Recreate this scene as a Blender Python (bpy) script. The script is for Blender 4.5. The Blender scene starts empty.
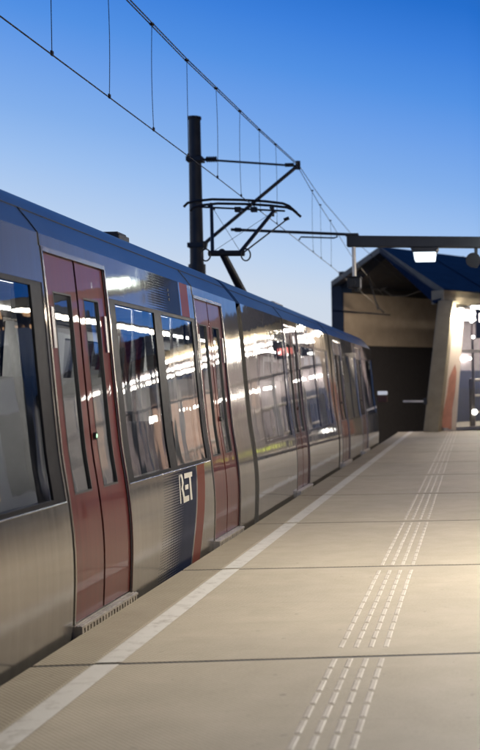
import bpy, math, random
from mathutils import Vector, Matrix
random.seed(7)
C = bpy.context.scene.collection
SC = bpy.context.scene
PI = math.pi

# ------------------------------------------------------------------ helpers
class MB:
    """collects shapes; build() links them as ONE mesh object"""
    def __init__(s): s.v = []; s.f = []; s.mi = []
    def quad(s, a, b, c, d, m=0):
        i = len(s.v); s.v += [a, b, c, d]; s.f.append((i, i+1, i+2, i+3)); s.mi.append(m)
    def poly(s, pts, m=0):
        i = len(s.v); s.v += list(pts); s.f.append(tuple(range(i, i+len(pts)))); s.mi.append(m)
    def box(s, x0, x1, y0, y1, z0, z1, m=0, mat=None):
        p = [(x0,y0,z0),(x1,y0,z0),(x1,y1,z0),(x0,y1,z0),(x0,y0,z1),(x1,y0,z1),(x1,y1,z1),(x0,y1,z1)]
        if mat is not None: p = [tuple(mat @ Vector(q)) for q in p]
        i = len(s.v); s.v += p
        for f in ((3,2,1,0),(4,5,6,7),(0,1,5,4),(1,2,6,5),(2,3,7,6),(3,0,4,7)):
            s.f.append(tuple(i+k for k in f)); s.mi.append(m)
        return s
    def hexa(s, p, m=0):      # 8 points: bottom ring, top ring
        i = len(s.v); s.v += p
        for f in ((3,2,1,0),(4,5,6,7),(0,1,5,4),(1,2,6,5),(2,3,7,6),(3,0,4,7)):
            s.f.append(tuple(i+k for k in f)); s.mi.append(m)
        return s
    def bar(s, a, b, w, h, m=0, up=(0,0,1)):
        a = Vector(a); b = Vector(b); d = (b-a).normalized(); u = Vector(up)
        if abs(d.dot(u)) > .98: u = Vector((1,0,0))
        x = d.cross(u).normalized(); z = x.cross(d)
        p = []
        for q in (a, b):
            p += [tuple(q-x*w/2-z*h/2), tuple(q+x*w/2-z*h/2), tuple(q+x*w/2+z*h/2), tuple(q-x*w/2+z*h/2)]
        i = len(s.v); s.v += p
        for f in ((3,2,1,0),(4,5,6,7),(0,1,5,4),(1,2,6,5),(2,3,7,6),(3,0,4,7)):
            s.f.append(tuple(i+k for k in f)); s.mi.append(m)
        return s
    def tube(s, pts, r, n=8, m=0, caps=True):
        pts = [Vector(p) for p in pts]; rs = r if isinstance(r, (list, tuple)) else [r]*len(pts)
        base = len(s.v)
        ref = None
        for k, p in enumerate(pts):
            if k == 0: d = pts[1]-p
            elif k == len(pts)-1: d = p-pts[k-1]
            else: d = (pts[k+1]-pts[k-1])
            d.normalize()
            if ref is None:
                u = Vector((0,0,1)) if abs(d.z) < .9 else Vector((1,0,0))
                x = d.cross(u).normalized()
            else:
                x = (ref - d*ref.dot(d)).normalized()
            ref = x; y = d.cross(x)
            for j in range(n):
                a = 2*PI*j/n
                s.v.append(tuple(p + x*math.cos(a)*rs[k] + y*math.sin(a)*rs[k]))
        for k in range(len(pts)-1):
            for j in range(n):
                a = base+k*n+j; b = base+k*n+(j+1) % n
                s.f.append((a, b, b+n, a+n)); s.mi.append(m)
        if caps:
            s.f.append(tuple(base+j for j in reversed(range(n)))); s.mi.append(m)
            e = base+(len(pts)-1)*n
            s.f.append(tuple(e+j for j in range(n))); s.mi.append(m)
        return s
    def sphere(s, c, r, n=12, m=0):
        pts = []; rs = []
        for k in range(n+1):
            t = -PI/2+PI*k/n
            pts.append((c[0], c[1], c[2]+r*math.sin(t))); rs.append(max(1e-4, r*math.cos(t)))
        return s.tube(pts, rs, n=n, m=m)
    def build(s, name, mats, parent=None, smooth=False, bevel=0, angle=35):
        if not isinstance(mats, (list, tuple)): mats = [mats]
        off = Vector((0,0,0))
        if parent is not None: off = Vector(ORIG[parent.name])
        me = bpy.data.meshes.new(name)
        me.from_pydata([tuple(Vector(p)-off) for p in s.v], [], s.f)
        for m in mats: me.materials.append(m)
        for p, mi in zip(me.polygons, s.mi): p.material_index = mi
        me.update()
        if smooth:
            import bmesh
            bm = bmesh.new(); bm.from_mesh(me)
            bmesh.ops.remove_doubles(bm, verts=bm.verts, dist=1e-5)
            bm.to_mesh(me); bm.free()
            for p in me.polygons: p.use_smooth = True
            me.set_sharp_from_angle(angle=math.radians(angle))
        o = bpy.data.objects.new(name, me); C.objects.link(o)
        if parent is not None: o.parent = parent
        ORIG[o.name] = tuple(off)
        if bevel:
            b = o.modifiers.new('bevel', 'BEVEL'); b.width = bevel; b.segments = 2; b.limit_method = 'ANGLE'; b.angle_limit = math.radians(40)
        return o
ORIG = {}
def tag(o, label, cat, group=None, kind=None):
    if label: o['label'] = label
    if cat: o['category'] = cat
    if group: o['group'] = group
    if kind: o['kind'] = kind
    return o
def thing(name, loc, label, cat, group=None):
    o = bpy.data.objects.new(name, None); C.objects.link(o); o.location = loc
    o.empty_display_size = .2
    ORIG[o.name] = tuple(loc)
    return tag(o, label, cat, group)
def struct(o):
    o['kind'] = 'structure'; return o
def dup(root, dloc, label=None):
    r = root.copy(); C.objects.link(r); r.location = Vector(root.location)+Vector(dloc)
    if label: r['label'] = label
    for ch in list(root.children):
        c = ch.copy(); C.objects.link(c); c.parent = r
        for g in list(ch.children):
            d = g.copy(); C.objects.link(d); d.parent = c
    return r

# ------------------------------------------------------------------ materials
class NT:
    def __init__(s, name):
        s.m = bpy.data.materials.new(name); s.m.use_nodes = True
        s.t = s.m.node_tree; s.n = s.t.nodes; s.l = s.t.links
        s.b = s.n['Principled BSDF']; s.out = s.n['Material Output']
    def add(s, typ, **kw):
        n = s.n.new(typ)
        for k, v in kw.items():
            if k.startswith('i_'):
                key = k[2:]; key = int(key) if key.isdigit() else key.replace('_', ' ')
                n.inputs[key].default_value = v
            else: setattr(n, k, v)
        return n
    def link(s, a, b): s.l.new(a, b)
    def math(s, op, a, b=None, c=None):
        n = s.n.new('ShaderNodeMath'); n.operation = op
        for i, x in enumerate((a, b, c)):
            if x is None: continue
            if isinstance(x, (int, float)): n.inputs[i].default_value = x
            else: s.l.new(x, n.inputs[i])
        return n.outputs[0]
    def mix(s, f, a, b):
        n = s.n.new('ShaderNodeMix'); n.data_type = 'RGBA'
        for sock, x in ((n.inputs[0], f), (n.inputs[6], a), (n.inputs[7], b)):
            if isinstance(x, (int, float)): sock.default_value = x
            elif isinstance(x, tuple): sock.default_value = x if len(x) == 4 else (*x, 1)
            else: s.l.new(x, sock)
        return n.outputs[2]
    def pos(s): return s.add('ShaderNodeNewGeometry').outputs['Position']
    def obj(s): return s.add('ShaderNodeTexCoord').outputs['Object']
    def noise(s, vec, scale, detail=4, rough=.55, stretch=None):
        if stretch:
            mp = s.add('ShaderNodeMapping'); mp.inputs['Scale'].default_value = stretch
            s.l.new(vec, mp.inputs['Vector']); vec = mp.outputs[0]
        n = s.add('ShaderNodeTexNoise'); n.inputs['Scale'].default_value = scale
        n.inputs['Detail'].default_value = detail; n.inputs['Roughness'].default_value = rough
        s.l.new(vec, n.inputs['Vector']); return n.outputs['Fac']
    def ramp(s, f, a, b):
        n = s.add('ShaderNodeMapRange'); n.inputs[1].default_value = a; n.inputs[2].default_value = b
        s.l.new(f, n.inputs[0]); return n.outputs[0]
    def bump(s, h, strength=.3, dist=.01, normal=None):
        n = s.add('ShaderNodeBump'); n.inputs['Strength'].default_value = strength; n.inputs['Distance'].default_value = dist
        s.l.new(h, n.inputs['Height'])
        if normal is not None: s.l.new(normal, n.inputs['Normal'])
        return n.outputs[0]
    def set(s, **kw):
        for k, v in kw.items():
            key = {'col': 'Base Color', 'rough': 'Roughness', 'metal': 'Metallic', 'coat': 'Coat Weight', 'coat_rough': 'Coat Roughness',
                   'spec': 'Specular IOR Level', 'ior': 'IOR', 'normal': 'Normal', 'coat_normal': 'Coat Normal', 'alpha': 'Alpha'}[k]
            if isinstance(v, tuple): s.b.inputs[key].default_value = (*v, 1) if len(v) == 3 else v
            elif isinstance(v, (int, float)): s.b.inputs[key].default_value = v
            else: s.l.new(v, s.b.inputs[key])
        return s.m

def simple(name, col, rough=.5, metal=0, coat=0, var=.15, scale=6, coat_rough=.05, bump=0, spec=.5, ior=1.5):
    t = NT(name); p = t.obj()
    f = t.noise(p, scale, 5)
    c = t.mix(t.ramp(f, .3, .7), tuple(x*(1-var) for x in col), tuple(min(1, x*(1+var)) for x in col))
    r = t.math('MULTIPLY_ADD', t.noise(p, scale*2.3, 3), .16, rough-.08)
    t.set(col=c, rough=r, metal=metal, coat=coat, coat_rough=coat_rough, spec=spec, ior=ior)
    if bump: t.set(normal=t.bump(t.noise(p, scale*12, 4), bump, .004))
    return t.m
def emit(name, col, strength):
    t = NT(name); t.b.inputs['Base Color'].default_value = (.8,.8,.8,1)
    t.b.inputs['Emission Color'].default_value = (*col, 1); t.b.inputs['Emission Strength'].default_value = strength
    return t.m

def concrete(name, base, ribs=True, rib_scale=95.0, angle=.62, ribc=.22):
    t = NT(name); p = t.pos()
    big = t.noise(p, .55, 5, .6); mid = t.noise(p, 3.2, 6, .65); fine = t.noise(p, 60, 3, .7)
    speck = t.noise(p, 14, 2, .5)
    c = t.mix(t.ramp(big, .3, .72), tuple(x*.80 for x in base), tuple(x*1.12 for x in base))
    c = t.mix(t.math('MULTIPLY', t.ramp(mid, .35, .75), .5), c, tuple(x*.72 for x in base))
    c = t.mix(t.math('MULTIPLY', t.ramp(fine, .35, .7), .35), c, tuple(min(1, x*1.25) for x in base))
    vo = t.add('ShaderNodeTexVoronoi'); vo.inputs['Scale'].default_value = 1.7; t.link(p, vo.inputs['Vector'])
    gum = t.math('MULTIPLY', t.ramp(vo.outputs['Distance'], .034, .022), .5)
    c = t.mix(gum, c, tuple(x*.38 for x in base))
    st_ = t.noise(p, 1.1, 3, .5)
    c = t.mix(t.math('MULTIPLY', t.ramp(st_, .62, .66), .10), c, tuple(x*.45 for x in base))
    dark = t.math('MULTIPLY', t.ramp(speck, .69, .76), .4)
    c = t.mix(dark, c, tuple(x*.4 for x in base))
    # scuffs running across the walking direction
    sc = t.noise(p, 2.0, 4, .6, stretch=(.5, 9, 1))
    c = t.mix(t.math('MULTIPLY', t.ramp(sc, .60, .70), .22), c, tuple(x*.5 for x in base))
    sp = t.add('ShaderNodeSeparateXYZ'); t.link(p, sp.inputs[0])
    a = t.math('ADD', t.math('MULTIPLY', sp.outputs[0], rib_scale*2*PI*math.sin(angle)/1.0), t.math('MULTIPLY', sp.outputs[1], rib_scale*2*PI*math.cos(angle)))
    wave = t.math('SINE', a)
    if ribs:
        c = t.mix(t.math('MULTIPLY', t.ramp(wave, .1, -.9), ribc), c, tuple(x*.55 for x in base))
    h = t.math('ADD', t.math('MULTIPLY', fine, .6), t.math('MULTIPLY', wave, .5 if ribs else 0))
    r = t.math('MULTIPLY_ADD', mid, .3, .42)
    t.set(col=c, rough=r, spec=.35, normal=t.bump(h, .35, .004))
    return t.m

M = {}
M['concrete'] = concrete('ribbed_concrete', (.45, .382, .285), True, 48.0, .82, .34)
M['edge_concrete'] = concrete('edge_concrete', (.37, .31, .225), True, 46.0, .82, .55)
M['slab_side'] = concrete('slab_side', (.22, .2, .17), False)
M['joint'] = simple('joint_sealant', (.035, .033, .035), .7)
def paint_line():
    t = NT('worn_white_paint'); p = t.pos()
    f = t.noise(p, 9, 6, .7); g = t.noise(p, 1.6, 4, .6)
    w = t.math('MULTIPLY', t.ramp(f, .50, .66), t.ramp(g, .30, .6))
    c = t.mix(w, (.62, .58, .52), (.36, .31, .25))
    c = t.mix(t.math('MULTIPLY', t.noise(p, 40, 3, .6), .25), c, (.45, .42, .37))
    return t.set(col=c, rough=.5, normal=t.bump(t.noise(p, 90, 3), .2, .003))
M['line'] = paint_line()
def tactile_mat():
    t = NT('tactile_rib_white'); p = t.pos()
    f = t.noise(p, 7, 5, .65)
    c = t.mix(t.ramp(f, .45, .75), (.53, .465, .38), (.40, .34, .265))
    return t.set(col=c, rough=.5, normal=t.bump(t.noise(p, 80, 3), .25, .003))
M['tactile'] = tactile_mat()
M['ballast'] = simple('ballast', (.07, .062, .055), .95, var=.6, scale=18, bump=.8)
M['ground'] = simple('dark_ground', (.05, .05, .045), .95, var=.4, scale=.3)

XC = -3.72
TR = (XC, 16.0, -1.1)       # train base
def train_paint(name, livery):
    t = NT(name); o = t.pos()
    sp = t.add('ShaderNodeSeparateXYZ'); t.link(o, sp.inputs[0])
    Y = sp.outputs[1]; Z = sp.outputs[2]
    streak = t.noise(o, 1.0, 4, .6, stretch=(2, 22, .5))
    dirt = t.noise(o, 1.0, 5, .65, stretch=(1, 3.5, 1.6))
    c = t.mix(t.ramp(streak, .3, .7), (.33, .30, .265), (.41, .375, .335))
    low = t.math('MULTIPLY', t.ramp(Z, 1.0, -.1), .55)
    c = t.mix(t.math('MULTIPLY', low, t.ramp(dirt, .25, .7)), c, (.20, .178, .15))
    if livery:
        tilt = t.math('ADD', t.math('MULTIPLY', t.math('MINIMUM', Z, .85), .33), t.math('MULTIPLY', t.math('MAXIMUM', t.math('SUBTRACT', Z, .85), 0.0), .05))
        T = t.math('SUBTRACT', Y, tilt)
        k = 2*PI/.040; kz = 2*PI/.021
        d = t.math('ADD', t.math('MULTIPLY', t.math('SINE', t.math('MULTIPLY', Y, k)), .5), t.math('MULTIPLY', t.math('SINE', t.math('MULTIPLY', Z, kz)), .5))
        d = t.math('MULTIPLY_ADD', d, .5, .5)
        g = t.ramp(T, 8.62, 9.36)
        blue = t.math('LESS_THAN', d, g)
        blue = t.math('MULTIPLY', blue, t.math('LESS_THAN', T, 9.775))
        blue = t.math('MULTIPLY', blue, t.math('GREATER_THAN', T, 8.72))
        c = t.mix(blue, c, (.015, .019, .036))
        red = t.math('MULTIPLY', t.math('GREATER_THAN', T, 9.815), t.math('LESS_THAN', T, 10.09))
        c = t.mix(red, c, (.12, .042, .034))
    bumpn = t.bump(t.noise(o, 1.0, 2, .5, stretch=(1, 2.2, .9)), .35, .008)
    r = t.math('MULTIPLY_ADD', t.math('ADD', streak, dirt), .06, .01)
    r = t.math('MULTIPLY_ADD', low, .22, r)
    if not livery: c = t.mix(.55, c, (.56, .535, .51)); r = t.math('MULTIPLY', r, .45)
    if livery:
        paint = t.math('MAXIMUM', blue, red)
        t.set(ior=t.math('MULTIPLY_ADD', paint, -.34, 1.5), metal=t.math('MULTIPLY_ADD', paint, -.78, .80)); r = t.math('MULTIPLY_ADD', paint, .02, r)
    else: t.set(metal=.8)
    return t.set(col=c, rough=r, spec=t.math('MULTIPLY_ADD', paint, -.2, .3) if livery else .3, coat=0, normal=bumpn)
M['silver'] = train_paint('silver_paint', False)
M['silver_livery'] = train_paint('silver_paint_livery', True)
def red_paint():
    t = NT('maroon_gloss_paint'); p = t.pos()
    f = t.noise(p, 1, 4, .6, stretch=(2, 16, .6))
    c = t.mix(t.ramp(f, .3, .7), (.060, .0065, .0045), (.085, .010, .007))
    bn = t.bump(t.noise(p, 1, 2, .5, stretch=(1, 3.0, 1.0)), .4, .006)
    return t.set(col=c, rough=.5, metal=0, spec=.2, coat=.72, coat_rough=.02, normal=bn, coat_normal=bn)
M['red'] = red_paint()
def roof_paint():
    t = NT('blue_roof_paint'); p = t.pos()
    f = t.noise(p, 1, 5, .6, stretch=(1.5, 1.0, 2))
    c = t.mix(t.ramp(f, .3, .7), (.014, .040, .125), (.020, .052, .15))
    g = t.noise(p, 1.2, 5, .65)
    c = t.mix(t.math('MULTIPLY', t.ramp(g, .58, .75), .4), c, (.05, .07, .12))
    bn = t.bump(t.noise(p, 1, 2, .5, stretch=(1, 1.6, 1)), .3, .006)
    return t.set(col=c, rough=.42, metal=.2, coat=.12, coat_rough=.2, normal=bn)
M['blue'] = roof_paint()
M['rubber'] = simple('black_rubber', (.018, .018, .018), .6)
M['gap'] = simple('bellows_black', (.022, .022, .024), .75)
M['frame_dark'] = simple('dark_window_frame', (.014, .014, .016), .35, 0, ior=1.13)
M['frame_gloss'] = simple('glossy_window_surround', (.05, .05, .055), .08, .5)
M['chrome'] = simple('brushed_trim', (.40, .36, .31), .22, .95, var=.08)
M['sill'] = simple('worn_aluminium_step', (.62, .57, .50), .30, .9, var=.25, scale=14)
M['silver_plate'] = simple('silver_plate', (.34, .32, .31), .3, .8, var=.08)
M['interior'] = simple('train_lining', (.50, .50, .50), .5)
M['interior_floor'] = simple('train_floor', (.10, .10, .11), .6)
M['seat'] = simple('dark_seat_fabric', (.045, .05, .065), .8)
M['seat_frame'] = simple('pale_seat_shell', (.48, .47, .46), .4)
M['pole_y'] = simple('steel_grab_pole', (.55, .55, .55), .25, .9)
M['black_metal'] = simple('black_metal', (.022, .023, .027), .5, .3)
M['mast'] = simple('dark_painted_steel', (.028, .030, .036), .5, .2, scale=4)
M['wire'] = simple('dark_copper_wire', (.03, .028, .03), .5, .4)
M['letter'] = simple('cream_lettering', (.50, .46, .39), .45, var=.06)
def glass(name, tint, refl=.06, rough=.0, wob=.25):
    t = NT(name); n = t.n; n.remove(t.b)
    p = t.pos()
    bn = t.bump(t.noise(p, 1, 2, .5, stretch=(1, 2.4, 1.0)), wob, .004)
    tr = t.add('ShaderNodeBsdfTransparent'); tr.inputs[0].default_value = (*tint, 1)
    gl = t.add('ShaderNodeBsdfGlossy'); gl.inputs['Roughness'].default_value = rough; gl.inputs[0].default_value = (.95,.95,.95,1)
    t.link(bn, gl.inputs['Normal'])
    fr = t.add('ShaderNodeFresnel'); fr.inputs[0].default_value = 1.55; t.link(bn, fr.inputs['Normal'])
    fac = t.math('MINIMUM', t.math('MULTIPLY_ADD', fr.outputs[0], 1.25, refl), 1.0)
    mx = t.add('ShaderNodeMixShader'); t.link(fac, mx.inputs[0]); t.link(tr.outputs[0], mx.inputs[1]); t.link(gl.outputs[0], mx.inputs[2])
    t.link(mx.outputs[0], t.out.inputs[0]); return t.m
M['glass'] = glass('tinted_train_glass', (.50, .52, .53), .10, .006)
M['clear_glass'] = glass('clear_hall_glass', (.92, .95, .96), .02, 0, .1)
M['lamp_white'] = emit('lamp_diffuser', (.80, .93, 1.0), 1.35)
M['tube'] = emit('linear_luminaire_diffuser', (1.0, .88, .71), 40)
M['hall_light'] = emit('hall_strip_light', (1.0, .90, .78), 42)
M['train_light'] = emit('train_ceiling_light', (1.0, .95, .88), 26)
M['led_green'] = emit('green_led', (.15, 1.0, .35), 1.0)
M['led_amber'] = emit('amber_led', (.75, 1.0, .1), .5)
M['win_lit'] = emit('lit_office_window', (1.0, .55, .22), 1.2)
M['yellow'] = simple('hi_vis_yellow', (.80, .84, .03), .5)
M['zinc'] = simple('dark_blue_zinc', (.013, .018, .033), .5, 0, spec=.25, var=.25, scale=1.2)
M['zinc_rim'] = simple('blue_zinc_edge', (.010, .020, .048), .6, 0, spec=.1, var=.15, scale=1.2)
M['tan'] = simple('sand_plaster', (.31, .26, .20), .8, var=.12, scale=2)
M['column'] = simple('sand_concrete', (.33, .28, .19), .75, var=.14, scale=2.5, bump=.2)
M['dark_wall'] = simple('shade_toned_wall', (.02, .019, .021), .8)  # the shade under the lit portal wall is put into this colour
M['hall_wall'] = simple('hall_white_wall', (.21, .185, .20), .7)
M['hall_floor'] = simple('hall_floor', (.42, .37, .30), .35)
M['mullion'] = simple('pale_aluminium_mullion', (.60, .55, .50), .35, .6)
M['pink'] = simple('pink_panel', (.64, .46, .38), .5)
M['navy'] = simple('navy_panel', (.014, .02, .05), .5)
M['office'] = simple('office_facade', (.16, .16, .17), .7, scale=.4)
M['office2'] = simple('office_facade_blue', (.50, .52, .55), .7, scale=.4)

# ------------------------------------------------------------------ picture measure -> space
F = 1150.0; VX, VY, H = 472.0, 385.0, 1.45; RO = .0175
def uv(px, py):
    dx = px-VX; dy = py-VY
    return dx-RO*dy, RO*dx+dy
def atY(px, py, Y):
    u, v = uv(px, py); return (u*Y/F, Y, H-v*Y/F)

# ------------------------------------------------------------------ setting
g = MB(); g.poly([(-900,-300,-1.45),(900,-300,-1.45),(900,1500,-1.45),(-900,1500,-1.45)])
struct(g.build('ground', M['ground']))
tb = MB(); tb.hexa([(-6.6,-20,-1.446),(-2.44,-20,-1.446),(-2.44,140,-1.446),(-6.6,140,-1.446),(-6.1,-20,-1.13),(-2.44,-20,-1.13),(-2.44,140,-1.13),(-6.1,140,-1.13)])
struct(tb.build('track_bed', M['ballast']))
EX = -2.362                                     # platform edge
jy = [(-20.0,0),(-16.6,0),(-13.2,0),(-9.9,0),(-6.6,0),(-3.3,0),(.4,0),(3.4,0)]
# joints read from the photograph at the tactile strip, with the small skew of each
JT = [6.19, 9.29, 12.36, 15.5, 18.75, 21.85, 25.2, 28.5, 31.9]
JS = [.055, .015, .004, 0, 0, 0, 0, 0, 0]
edges = jy[1:] + [(y, s) for y, s in zip(JT, JS)] + [(36.6, 0)]
pm = MB(); bed = MB(); ed = MB()
JW = .017
prev = (-20.0, 0)
XR = 11.5; EB = -2.052
def jw(j): return .016 if j[0] < 7 else .022 if j[0] < 11 else .03
def yj(j, x): return j[0]+j[1]*(x+.6)
for j in edges:
    a, b = prev, j
    ja, jb = jw(a), jw(b)
    for (mb, x0, x1) in ((pm, EB, XR), (ed, EX, EB-.001)):
        p = []
        for z in (-.22, 0):
            p += [(x0, yj(a, x0)+ja, z), (x1, yj(a, x1)+ja, z), (x1, yj(b, x1)-jb, z), (x0, yj(b, x0)-jb, z)]
        mb.hexa(p)
    prev = j
plat = pm.build('platform', M['concrete'], bevel=.005); struct(plat)
edge = ed.build('platform_edge', M['edge_concrete'], bevel=.005); struct(edge)
bed.box(EX+.03, XR-.02, -20, 36.6, -1.44, -.0035)
struct(bed.build('platform_base', M['joint']))
ln = MB()
prev = (-20.0, 0)
for j in edges:
    a, b = prev, j
    x0, x1 = -2.03, -1.895
    ln.quad((x0, yj(a,x0)+jw(a)+.006, .004),(x1, yj(a,x1)+jw(a)+.006, .004),(x1, yj(b,x1)-jw(b)-.006, .004),(x0, yj(b,x0)-jw(b)-.006, .004)); prev = j
struct(ln.build('white_line', M['line']))
# guidance strip
ts = thing('guidance_strip', (-.635, 4, 0), 'four rows of white raised dashes running along the platform floor', 'guidance strip')
far = MB(); nrib = 0
y = 1.0
while y < 36:
    y1 = y+.19
    for k in range(4):
        x = -.758 + k*.0835
        if any(abs((y+.095)-yj((a, s), x)) < .128 for a, s in edges): continue
        mb = MB() if (y > 4.2 and nrib < 100) else far
        w = .0155; t_ = .006; dx_ = random.uniform(-.001, .001)
        mb.hexa([(x-w+dx_,y,0),(x+w+dx_,y,0),(x+w+dx_,y1,0),(x-w+dx_,y1,0),(x-w+t_+dx_,y+t_,.0034),(x+w-t_+dx_,y+t_,.0034),(x+w-t_+dx_,y1-t_,.0034),(x-w+t_+dx_,y1-t_,.0034)])
        if mb is not far: mb.build('rib', M['tactile'], ts); nrib += 1
    y += .225
far.build('far_rib', M['tactile'], ts)['kind'] = 'stuff'

# ------------------------------------------------------------------ train
ZP = [(-.95,-2.50),(-.6,-2.455),(-.3,-2.428),(0.0,-2.410),(.15,-2.402),(.30,-2.395),(.44,-2.394),(.60,-2.402),(.82,-2.426),(1.06,-2.463),(1.52,-2.502),(1.93,-2.532),(2.08,-2.545),(2.30,-2.567),(2.42,-2.582)]
def lin(z):
    for (a, xa), (b, xb) in zip(ZP, ZP[1:]):
        if z <= b: return xa+(xb-xa)*(z-a)/(b-a)
    return ZP[-1][1]
def prof(z):
    z = max(-.95, min(2.42, z))
    n = 0; s = 0
    for k in range(-6, 7):
        w = math.exp(-(k/3.0)**2); zz = z+k*.025
        if zz > 2.42: zz = 2.42-(zz-2.42)*0
        s += w*lin(zz); n += w
    return s/n
ZS = [-.95,-.6,-.3,-.1,.02,.1,.2,.3,.4,.5,.6,.7,.8,.9,1.0,1.1,1.25,1.4,1.6,1.8,1.95,2.1,2.2,2.3,2.36,2.405]
ROOF = [(-2.58,2.405),(-2.632,2.475),(-2.70,2.56),(-2.75,2.617),(-2.80,2.66),(-2.855,2.695),(-2.92,2.722),(-3.05,2.752),(-3.3,2.785),(XC,2.80)]
def sx(x, side): return x if side > 0 else 2*XC-x
def side_pt(y, z, side, inset=0, taper=0):
    return (sx(prof(z)-inset-taper, side), y, z)
def grid(mb, y0, y1, zlist, side, inset=0, holes=(), ys=None, m=0, taper=None):
    Y = {y0, y1}
    for h in holes:
        for q in h[:2]:
            if y0 < q < y1: Y.add(q)
    if ys: Y |= {q for q in ys if y0 < q < y1}
    Z = set(zlist)
    for h in holes:
        for q in h[2:]:
            if zlist[0] < q < zlist[-1]: Z.add(q)
    Y = sorted(Y); Z = sorted(Z)
    tp = taper or (lambda y: 0)
    for ya, yb in zip(Y, Y[1:]):
        for za, zb in zip(Z, Z[1:]):
            cy, cz = (ya+yb)/2, (za+zb)/2
            if any(h[0] < cy < h[1] and h[2] < cz < h[3] for h in holes): continue
            q = [side_pt(ya, za, side, inset, tp(ya)), side_pt(yb, za, side, inset, tp(yb)), side_pt(yb, zb, side, inset, tp(yb)), side_pt(ya, zb, side, inset, tp(ya))]
            if side < 0: q.reverse()
            mb.quad(*q, m)
def reveal(mb, y0, y1, z0, z1, side, d=.05, i0=0.0, m=0, zl=ZS):
    zz = sorted({z0, z1} | {z for z in zl if z0 < z < z1})
    for za, zb in zip(zz, zz[1:]):
        for y in (y0, y1):
            mb.quad(side_pt(y,za,side,i0), side_pt(y,zb,side,i0), side_pt(y,zb,side,d), side_pt(y,za,side,d), m)
    for z in (z0, z1):
        mb.quad(side_pt(y0,z,side,i0), side_pt(y1,z,side,i0), side_pt(y1,z,side,d), side_pt(y0,z,side,d), m)
def zr(z0, z1, zl=ZS): return sorted({z0, z1} | {z for z in zl if z0 < z < z1})

train = thing('metro_train', TR, 'silver metro train with maroon doors and blue roof standing at the platform', 'train')
DZ0, DZ1 = .055, 2.30
WZ0, WZ1 = .795, 2.105
DOORS = [(3.12,4.27),(6.90,8.05),(10.65,11.80),(15.70,16.88),(21.20,22.45),(25.10,26.35)]
# window bands (frame extents) with the panes in each
BANDS = [((.2, 3.04), [(.35,1.45),(1.62,2.92)]), ((4.35, 6.84), [(4.45,6.66)]), ((8.10, 10.60), [(8.24,9.25),(9.46,10.51)]),
         ((13.45,15.60), [(13.58,15.48)]), ((16.98,20.2), [(17.1,18.5),(18.7,20.08)]), ((22.55,25.0), [(22.68,23.75),(23.88,24.9)]), ((26.45,29.0), [(26.6,28.85)])]
SECT = [(.0, 12.60, 'silver_livery'), (12.84, 20.56, 'silver'), (20.74, 29.35, 'silver')]
for (a, b, mt) in SECT:
    mb = MB()
    holes = [(y0-.03, y1+.03, DZ0-.03, DZ1+.03) for y0, y1 in DOORS if a < y0 < b] + [(y0, y1, WZ0, WZ1) for (y0, y1), _ in BANDS if a < y0 < b]
    ysx = [a+k*.5 for k in range(int((b-a)/.5)+1)]
    for side in (1, -1):
        grid(mb, a, b, ZS, side, 0, holes, ysx)
        for h in holes: reveal(mb, *h, side, .07)
    # end rims
    for y in (a, b):
        if y > 29: continue
        for side in (1, -1):
            for za, zb in zip(ZS, ZS[1:]):
                mb.quad(side_pt(y,za,side), side_pt(y,zb,side), side_pt(y,zb,side,.12), side_pt(y,za,side,.12))
    mb.build('body', M[mt], train, smooth=True, angle=30)
    # roof skin
    mb = MB()
    R = ROOF + [(2*XC-x, z) for x, z in reversed(ROOF[:-1])]
    ysr = sorted(set([a, b]+ysx))
    for ya, yb in zip(ysr, ysr[1:]):
        for (xa, za), (xb, zb) in zip(R, R[1:]):
            mb.quad((xa,ya,za),(xa,yb,za),(xb,yb,zb),(xb,ya,zb))
    for y in (a, b):
        if y > 29: continue
        for (xa, za), (xb, zb) in zip(R, R[1:]):
            k = .93
            mb.quad((xa,y,za),(xb,y,zb),(XC+(xb-XC)*k,y,zb-.15),(XC+(xa-XC)*k,y,za-.15))
    rf = mb.build('roof', M['blue'], train, smooth=True, angle=60)
    # seams: a cross seam over each body joint and a long seam on the shoulder
    sm = MB()
    for y in [y0-.035 for y0, y1 in DOORS if a < y0 < b and y0 < 20] + ([]):
        pts = [(x+.0015, y, z+.0015) for x, z in ROOF[:3]]
        sm.tube([(sx(prof(2.33),1)+.001, y, 2.33)]+pts, .005, 6)
    for ya, yb in zip(ysr, ysr[1:]):
        sm.tube([(ROOF[2][0]+.001, ya, ROOF[2][1]+.002),(ROOF[2][0]+.001, yb, ROOF[2][1]+.002)], .0035, 5, caps=False)
    sm.build('seam', M['rubber'], rf)
# tapering cab end
mb = MB(); rb = MB()
st = [(29.35,0,0),(29.6,.03,.03),(29.85,.09,.12),(30.0,.20,.26),(30.08,.36,.45)]
def nose_z(z, drop): return z-drop*max(0, (z-1.2)/1.5)
for (y0,t0,d0),(y1,t1,d1) in zip(st, st[1:]):
    for side in (1,-1):
        for za, zb in zip(ZS, ZS[1:]):
            q = [(sx(prof(za)-t0,side), y0, nose_z(za,d0)),(sx(prof(za)-t1,side), y1, nose_z(za,d1)),(sx(prof(zb)-t1,side), y1, nose_z(zb,d1)),(sx(prof(zb)-t0,side), y0, nose_z(zb,d0))]
            if side < 0: q.reverse()
            mb.quad(*q)
    R = ROOF + [(2*XC-x, z) for x, z in reversed(ROOF[:-1])]
    for (xa, za), (xb, zb) in zip(R, R[1:]):
        def nx(x, t): return XC+(x-XC)*(1-t/1.3)
        rb.quad((nx(xa,t0),y0,nose_z(za,d0)),(nx(xa,t1),y1,nose_z(za,d1)),(nx(xb,t1),y1,nose_z(zb,d1)),(nx(xb,t0),y0,nose_z(zb,d0)))
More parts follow.
